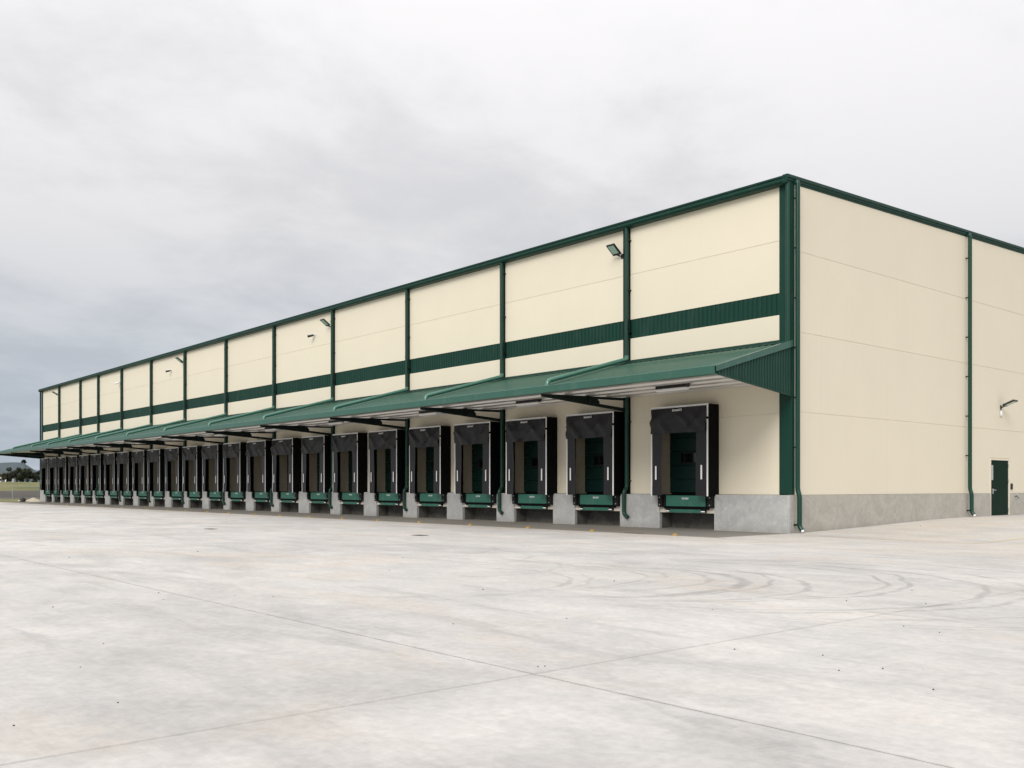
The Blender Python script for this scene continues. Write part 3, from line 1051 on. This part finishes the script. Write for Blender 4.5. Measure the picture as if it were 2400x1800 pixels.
for k, d in enumerate(DOCKS):
    t = lv0 if k == 0 else copy_tree(lv0)
    t.location = (d + .02, 0, 0)
    if k == 0:
        t['label'] = 'green dock leveller lip with black bumpers in the pit at the building corner'
    elif k == len(DOCKS) - 1:
        t['label'] = 'green dock leveller in the last pit, beside the far building edge'
    else:
        t['label'] = 'green dock leveller with black bumpers in the %s pit from the building corner' % ORD[k]

# ------------------------------------------------------------------ floodlights and cameras
def floodlight(loc, rz, tilt, label, arm):
    t = thing('floodlight', label, 'floodlight', loc, 'floodlights on the warehouse walls', rz)
    # local frame: wall at y = 0, outwards -y
    ct, st = math.cos(tilt), math.sin(tilt)
    def P(x, u, h):                      # u along the head (outwards), h normal to it (towards the sky)
        return (x, -.16 - u * ct - h * -st, u * st + h * ct)
    hw, L, th = .20, .52, .06
    mb = MB()
    def bx(m, x0, x1, u0, u1, h0, h1):
        c = [P(x, u, h) for h in (h0, h1) for (x, u) in ((x0, u0), (x1, u0), (x1, u1), (x0, u1))]
        m.add(c, [(0, 1, 2, 3), (7, 6, 5, 4), (4, 5, 1, 0), (5, 6, 2, 1), (6, 7, 3, 2), (7, 4, 0, 3)])
    bx(mb, -hw, hw, 0, L, 0, th)
    for k in range(6):
        bx(mb, -hw + .03, hw - .03, .05 + k * .08, .07 + k * .08, th, th + .035)
    part('housing', mb, M['lamp_black'], t)
    mb = MB()
    bx(mb, -hw + .05, hw - .05, .09, L - .05, -.006, 0.001)
    part('lens', mb, M['lens'], t)
    mb = MB()
    mb.tube([(arm, 0, -.05), (arm * .4, -.10, -.02), (0, -.17, .01)], .028, 8)
    mb.box(arm - .06, arm + .06, -.025, 0, -.13, .05)
    part('arm', mb, M['lamp_black'], t)
    return t


floodlight((-7.62, WY, 10.42), 0, R(38), 'black floodlight high on the cream wall by the first downpipe from the corner', .14)
floodlight((-29.75, WY, 10.55), 0, R(36), 'black floodlight high on the wall by the fourth downpipe from the corner', .14)
floodlight((-51.05, WY, 10.62), 0, R(36), 'black floodlight high on the wall by the seventh downpipe from the corner', .14)
floodlight((-82.95, WY, 10.60), 0, R(30), 'black floodlight high on the wall by the last downpipe of the row', .14)
floodlight((SX, 16.15, 5.00), R(90), R(22), 'black floodlight on the short side wall above the green exit door', 0)


def security_camera(loc, label, mat, mat2):
    t = thing('security_camera', label, 'camera', loc, 'security cameras on the dock wall')
    part('base', MB().tube([(.0, 0, .06), (0, -.05, .06)], .085, 12), mat2, t)
    part('arm', MB().tube([(0, -.04, .06), (-.03, -.20, .03)], .03, 8), mat2, t)
    mb = MB()
    mb.tube([(.04, -.14, .02), (-.20, -.46, -.09)], .085, 12)
    part('body', mb, mat, t)
    t.scale = (.82, .82, .82)
    part('hood', MB().tube([(.06, -.12, .085), (-.10, -.32, .01)], .06, 8), mat2, t)
    return t


security_camera((-31.55, WY, 10.25), 'dark security camera with white hood on the wall below the second floodlight', M['lamp_black'], M['cam_white'])
security_camera((-53.45, WY, 10.25), 'dark security camera with white hood on the wall below the third floodlight', M['lamp_black'], M['cam_white'])
security_camera((-64.95, WY, 10.30), 'all white security camera on the wall by the ninth downpipe', M['cam_white'], M['cam_white'])

# ------------------------------------------------------------------ things on the yard
STUDS = [-1.63, -5.25, -8.54, -11.97, -15.45, -18.66, -21.79, -24.93, -28.12, -31.17, -34.45, -37.5, -40.7, -43.8, -47.6, -52.6, -57.0, -61.5, -66.0, -71.4]
st_me = MB()
st_me.prism([(-.055, 0), (.055, 0), (.035, .055), (-.035, .055)], 'y', -.05, .05)
st_me.box(-.075, .075, -.06, .06, -.002, .010)
st_me = st_me.mesh('road_stud', M['stud'])
for k, x in enumerate(STUDS):
    o = link('road_stud', st_me, None, (x, -3.72, .004))
    tag(o, 'yellow guide stud on the dock line, %s from the building corner' % ORD[k], 'stud', 'yellow studs along the dock line')

for (x, y, lab) in ((-15.35, -12.87, 'dark iron drain grate in the open yard, farthest out from the docks'),
                    (-6.76, -9.78, 'dark iron drain grate in the yard in front of the second dock'),
                    (-3.36, -3.70, 'narrow dark drain grate on the dock line in front of the corner dock')):
    t = thing('drain_grate', lab, 'drain', (x, y, .004), 'drain grates in the yard')
    w, h = (.26, .15) if y < -5 else (.36, .07)
    fr = MB().box(-w, w, -h, -h + .03, 0, .008).box(-w, w, h - .03, h, 0, .008).box(-w, -w + .03, -h + .03, h - .03, 0, .008).box(w - .03, w, -h + .03, h - .03, 0, .008)
    part('frame', fr, M['iron'], t)
    part('well', MB().box(-w + .03, w - .03, -h + .03, h - .03, 0, .001), M['rubber'], t)
    for k in range(9):
        xx = -w + .09 + k * (2 * w - .18) / 8
        part('bar', MB().box(xx - .014, xx + .014, -h + .03, h - .03, .001, .007), M['iron'], t)

PEB = [(-3.94, -20.82), (-4.01, -17.98), (4.06, -21.85), (4.94, -22.11), (5.12, -21.18), (5.57, -20.84), (4.83, -23.45), (9.24, -24.4),
       (10.79, -24.6), (9.25, -20.53), (6.72, -18.08), (11.02, -25.31), (8.13, -23.87), (3.15, -17.37), (0.67, -15.42), (11.70, -21.49),
       (11.72, -21.43), (10.33, -17.38), (10.92, -15.31), (11.75, -14.82), (10.86, -13.42), (12.25, -19.54), (13.0, -17.09), (12.54, -16.94),
       (12.95, -19.2), (14.27, -19.87), (9.75, -19.29), (1.45, 5.88), (2.15, -8.13), (13.61, -19.38), (7.11, -15.71), (13.42, -19.73)]
peb_me = []
for s in range(3):
    r_ = random.Random(s)
    mb = MB()
    ring = []
    for j in range(5):
        th = math.pi * j / 4
        ring.append([(math.sin(th) * math.cos(a) * r_.uniform(.8, 1.2), math.sin(th) * math.sin(a) * r_.uniform(.6, 1), math.cos(th) * .6 + .5) for a in [2 * math.pi * q / 7 for q in range(7)]])
    v = [q for rr in ring for q in rr]
    mb.add(v, [(j * 7 + q, j * 7 + (q + 1) % 7, (j + 1) * 7 + (q + 1) % 7, (j + 1) * 7 + q) for j in range(4) for q in range(7)], True)
    peb_me.append(mb.mesh('pebble', M['grit']))
for k, (x, y) in enumerate(PEB):
    o = link('pebble', peb_me[k % 3], None, (x, y, rise(x, y)))
    dist = math.hypot(x - 17.6, y + 26.8)
    s = rnd.uniform(.006, .010) * (.45 + dist / 18)
    o.scale = (s, s, s)
    o.rotation_euler = (0, 0, rnd.uniform(0, 6))
    tag(o, 'small dark pebble lying on the open concrete yard', 'pebble', 'pebbles scattered over the yard')

# ------------------------------------------------------------------ beyond the far end
def terrain_z(x, y):
    d = math.hypot(x - 17.6, y + 26.8)
    t = max(0.0, min(1.0, (d - 150) / 100))
    z = 2.75 * t * t * (3 - 2 * t)
    z += .35 * mnoise.noise(Vector((x * .03, y * .03, 0))) * t
    return z - .10


mb = MB()
gx = [-92.2 - 6 * k for k in range(0, 30)] + [-300 - 40 * k for k in range(0, 70)]
gy = [-1500, -700, -400, -250, -160] + [-120 + 8 * k for k in range(0, 40)] + [240, 320, 450, 700, 1200, 2000]
v = [(x, y, terrain_z(x, y)) for x in gx for y in gy]
ny = len(gy)
mb.add(v, [(i * ny + j, i * ny + j + 1, (i + 1) * ny + j + 1, (i + 1) * ny + j) for i in range(len(gx) - 1) for j in range(ny - 1)], True)


def mat_field():
    m, gg, bs = mat_base('field_grass')
    pos = gg.n('ShaderNodeNewGeometry').outputs['Position']
    n = gg.noise(gg.mapping(pos, scale=(1, 1, 0)), .12, 6, .6, .5)
    n2 = gg.noise(pos, 1.5, 5, .65)
    c = gg.mix(gg.ramp(n, .35, .65), (.095, .115, .030), (.19, .17, .06))
    c = gg.mix(1.0, c, gg.mix(n2, (.7, .7, .7), (1.25, 1.25, 1.25)), 'MULTIPLY')
    gg.put(bs.inputs['Base Color'], c)
    bs.inputs['Roughness'].default_value = .9
    return m


M['field'] = mat_field()
fld = tag(part('field', mb, M['field']), kind='structure')
outer = MB()
outer.add([(-4000, -4000, -.6), (4000, -4000, -.6), (4000, 4000, -.6), (-4000, 4000, -.6)], [(0, 1, 2, 3)])
tag(part('ground', outer, M['field']), kind='structure')

# rough brown bank behind the fence
M['bank'] = paint('bank_soil', (.085, .078, .068), .95, .35, .6, .5, 2.0)
mb = MB()
v = []
n = 40
for i in range(n + 1):
    y = -90 + 160 * i / n
    for (off, z) in ((0, -.1), (2, .75), (3.5, 1.05), (6, 1.0), (10, -.1)):
        v.append((-124.5 - off + 1.5 * mnoise.noise(Vector((y * .1, off, 2))), y, z + (.14 * mnoise.noise(Vector((y * .25, off, 0))) if z > 0 else 0)))
mb.add(v, [(i * 5 + k, i * 5 + k + 1, (i + 1) * 5 + k + 1, (i + 1) * 5 + k) for i in range(n) for k in range(4)], True)
tag(part('earth_bank', mb, M['bank']), kind='structure')

# chain link fence
fen = thing('fence', 'low wire fence with pale posts on the grass beyond the far end of the yard', 'fence', (-116.8, 0, 0))
post_me = MB().tube([(0, 0, -.1), (0, 0, 1.72)], .045, 8).mesh('post', M['steel'])
FY = [3.75 + 7.0 * k for k in range(-5, 5)]
for y in FY:
    link('post', post_me, fen, (0, y, 0))
for z in (1.60, .10):
    part('rail', MB().tube([(0, FY[0], z), (0, FY[-1], z)], .022, 6), M['steel'], fen)
mb = MB()
y = FY[0]
while y < FY[-1]:
    for s in (0, 1.5):
        mb.add([(0, y + s, .1), (.006, y + s + .012, .1), (.006, y + 1.5 - s + .012, 1.6), (0, y + 1.5 - s, 1.6)], [(0, 1, 2, 3)])
    y += .45
o = part('wire_mesh', mb, M['grit'], fen)
o['kind'] = 'stuff'

# gravel heap and stone by the end of the dock front
M['gravel'] = paint('pale_gravel', (.52, .46, .35), .9, .25, 8.0, .6, 14.0)
mb = MB()
n, rr = 18, 7
v = []
for j in range(rr + 1):
    q = j / rr
    for i in range(n):
        a = 2 * math.pi * i / n
        v.append((math.cos(a) * q * 1.9, math.sin(a) * q * 1.3, .42 * (1 - q) ** 1.3 * (1 + .3 * mnoise.noise(Vector((math.cos(a) * q * 3, math.sin(a) * q * 3, 1)))) - .03 * q))
mb.add(v, [(j * n + i, j * n + (i + 1) % n, (j + 1) * n + (i + 1) % n, (j + 1) * n + i) for j in range(rr) for i in range(n)], True)
o = part('gravel_heap', mb, M['gravel'], None, (-90.6, -.2, 0))
tag(o, 'low pale gravel heap against the far end of the dock front', 'gravel heap')
mb = MB()
ring = []
for j in range(6):
    th = math.pi * j / 5
    ring.append([(math.sin(th) * math.cos(a) * .42, math.sin(th) * math.sin(a) * .32, .26 * math.cos(th) + .2) for a in [2 * math.pi * q / 9 for q in range(9)]])
v = []
for r_ in ring:
    for q in r_:
        k = 1 + .25 * mnoise.noise(Vector(q) * 3)
        v.append((q[0] * k, q[1] * k, max(-.02, q[2] * k)))
mb.add(v, [(j * 9 + q, j * 9 + (q + 1) % 9, (j + 1) * 9 + (q + 1) % 9, (j + 1) * 9 + q) for j in range(5) for q in range(9)])
o = part('boulder', mb, M['grit'], None, (-89.6, -1.5, 0))
tag(o, 'dark boulder at the yard edge beside the gravel heap', 'boulder')
o = part('stone', mb, M['gravel'], None, (-88.9, -1.95, 0))
o.scale = (.5, .5, .5)
tag(o, 'small pale stone lying beside the dark boulder', 'stone')

# trees on the rise
def mat_leaf(name, a, b):
    m, gg, bs = mat_base(name)
    pos = gg.n('ShaderNodeNewGeometry').outputs['Position']
    c = gg.mix(gg.ramp(gg.noise(pos, .8, 4, .6), .35, .65), a, b)
    gg.put(bs.inputs['Base Color'], c)
    bs.inputs['Roughness'].default_value = .75
    return m


M['leaf'] = mat_leaf('dark_foliage', (.016, .022, .012), (.055, .060, .030))
M['leaf2'] = mat_leaf('olive_foliage', (.030, .036, .018), (.085, .082, .045))
M['bark'] = paint('bark', (.10, .085, .07), .9, .25, 4.0)


def tree(x, y, h, crown, label, mat, lean=0.0, sprig=False, seed=0):
    r_ = random.Random(seed)
    z0 = terrain_z(x, y)
    t = thing('tree', label, 'tree', (x, y, z0), 'trees on the rise beyond the fence')
    tr = MB()
    tr.tube([(0, 0, -.3), (lean * .3, .1, h * .35), (lean, .05, h * .75)], [.28, .2, .1], 8)
    blobs = []
    for k in range(crown[0]):
        a = r_.uniform(0, 6.28)
        q = r_.uniform(.2, 1)
        bx, by, bz = lean + math.cos(a) * q * crown[1], math.sin(a) * q * crown[1], h * r_.uniform(crown[3], .92)
        blobs.append((bx, by, bz, r_.uniform(.55, 1.05) * crown[2]))
        tr.tube([(lean * .4, .05, h * .45), (bx * .6, by * .6, bz * .8), (bx, by, bz)], [.09, .06, .03], 5)
    if sprig:
        tr.tube([(0, -.4, h * .8), (-.3, -.5, h * 1.10), (-.5, -.75, h * 1.27)], [.12, .09, .05], 6)
        blobs.append((-.55, -.95, h * 1.31, .42))
        blobs.append((-.45, -.45, h * 1.27, .30))
        blobs.append((-.50, -.70, h * 1.36, .30))
    part('trunk', tr, M['bark'], t)
    lf = MB()
    for (bx, by, bz, br) in blobs:
        for _ in range(int(60 + 230 * br)):
            d = Vector((r_.gauss(0, 1), r_.gauss(0, 1), r_.gauss(0, .62)))
            d = d.normalized() * br * (r_.random() ** .45)
            c = Vector((bx, by, bz)) + d
            a = Vector((r_.uniform(-1, 1), r_.uniform(-1, 1), r_.uniform(-1, 1))).normalized() * r_.uniform(.12, .28)
            b = a.cross(Vector((r_.uniform(-1, 1), r_.uniform(-1, 1), r_.uniform(-1, 1))).normalized()) * .9
            lf.add([c - a, c + b * .6, c + a, c - b * .6], [(0, 1, 2, 3)])
    part('crown', lf, mat, t)
    return t


tree(-257.0, 36.6, 4.1, (16, 2.3, .85, .16), 'dark spreading tree in the middle of the clump beyond the fence', M['leaf'], .0, False, 1)
tree(-254.8, 38.7, 4.3, (16, 2.2, .85, .14), 'dark tree with a bare shoot rising above its crown beyond the fence', M['leaf'], .2, True, 2)
tree(-253.6, 40.5, 3.0, (13, 1.7, .75, .14), 'lower dark tree beside the edge of the warehouse, beyond the fence', M['leaf'], .0, False, 3)
tree(-258.6, 34.6, 2.6, (13, 1.9, .62, .14), 'low olive tree in front of the white shed roof beyond the fence', M['leaf2'], .0, False, 4)
tree(-260.2, 32.6, 2.2, (13, 1.9, .60, .12), 'small olive tree at the outer end of the clump beyond the fence', M['leaf2'], .0, False, 5)

# far shed
t = thing('shed', 'small far shed with a white roof showing between the trees beyond the fence', 'shed', (-346, 53.8, terrain_z(-346, 53.8)), None, R(-50))
zs = 1.0
part('wall', MB().box(-1.5, 1.5, -1.9, 1.9, -.5, 2.4), M['cam_white'], t)
part('roof', MB().prism([(-1.75, 2.35), (1.75, 2.35), (0, 3.3)], 'y', -2.1, 2.1), M['white'], t)
part('door', MB().box(1.50, 1.56, -.7, .7, -.1, 1.9), M['iron'], t)

# hills on the horizon
M['hill'] = mat_leaf('hazy_hill_forest', (.040, .062, .074), (.060, .086, .098))  # slight distance haze painted in as a blue cast
M['hill_far'] = mat_leaf('far_hill', (.14, .19, .26), (.17, .22, .29))  # paler and bluer, with the haze of the air in the colour
def ridge(name, d, profile, mat, depth):
    mb = MB()
    v = []
    n = len(profile)
    for (ang, h) in profile:
        # direction measured from the camera heading, metres
        th = .86406 + R(ang)
        fx, fy = -math.sin(th), math.cos(th)
        for (k, hh) in ((0, -1), (.35, h * .6), (.6, h), (1.0, h * .5)):
            q = d + depth * k
            v.append((17.6 + fx * q, -26.8 + fy * q, hh))
    mb.add(v, [(i * 4 + k, i * 4 + k + 1, (i + 1) * 4 + k + 1, (i + 1) * 4 + k) for i in range(n - 1) for k in range(3)], True)
    tag(part(name, mb, mat), kind='structure')


prof = [(a, 58 + 14 * mnoise.noise(Vector((a * .35, 3, 0))) + 4 * mnoise.noise(Vector((a * 2.5, 7, 0)))) for a in [27.2 + .5 * k for k in range(60)]]
prof = [(25.6, 10), (26.0, 24), (26.5, 40), (26.9, 52)] + prof
ridge('hills', 2350, prof, M['hill'], 400)
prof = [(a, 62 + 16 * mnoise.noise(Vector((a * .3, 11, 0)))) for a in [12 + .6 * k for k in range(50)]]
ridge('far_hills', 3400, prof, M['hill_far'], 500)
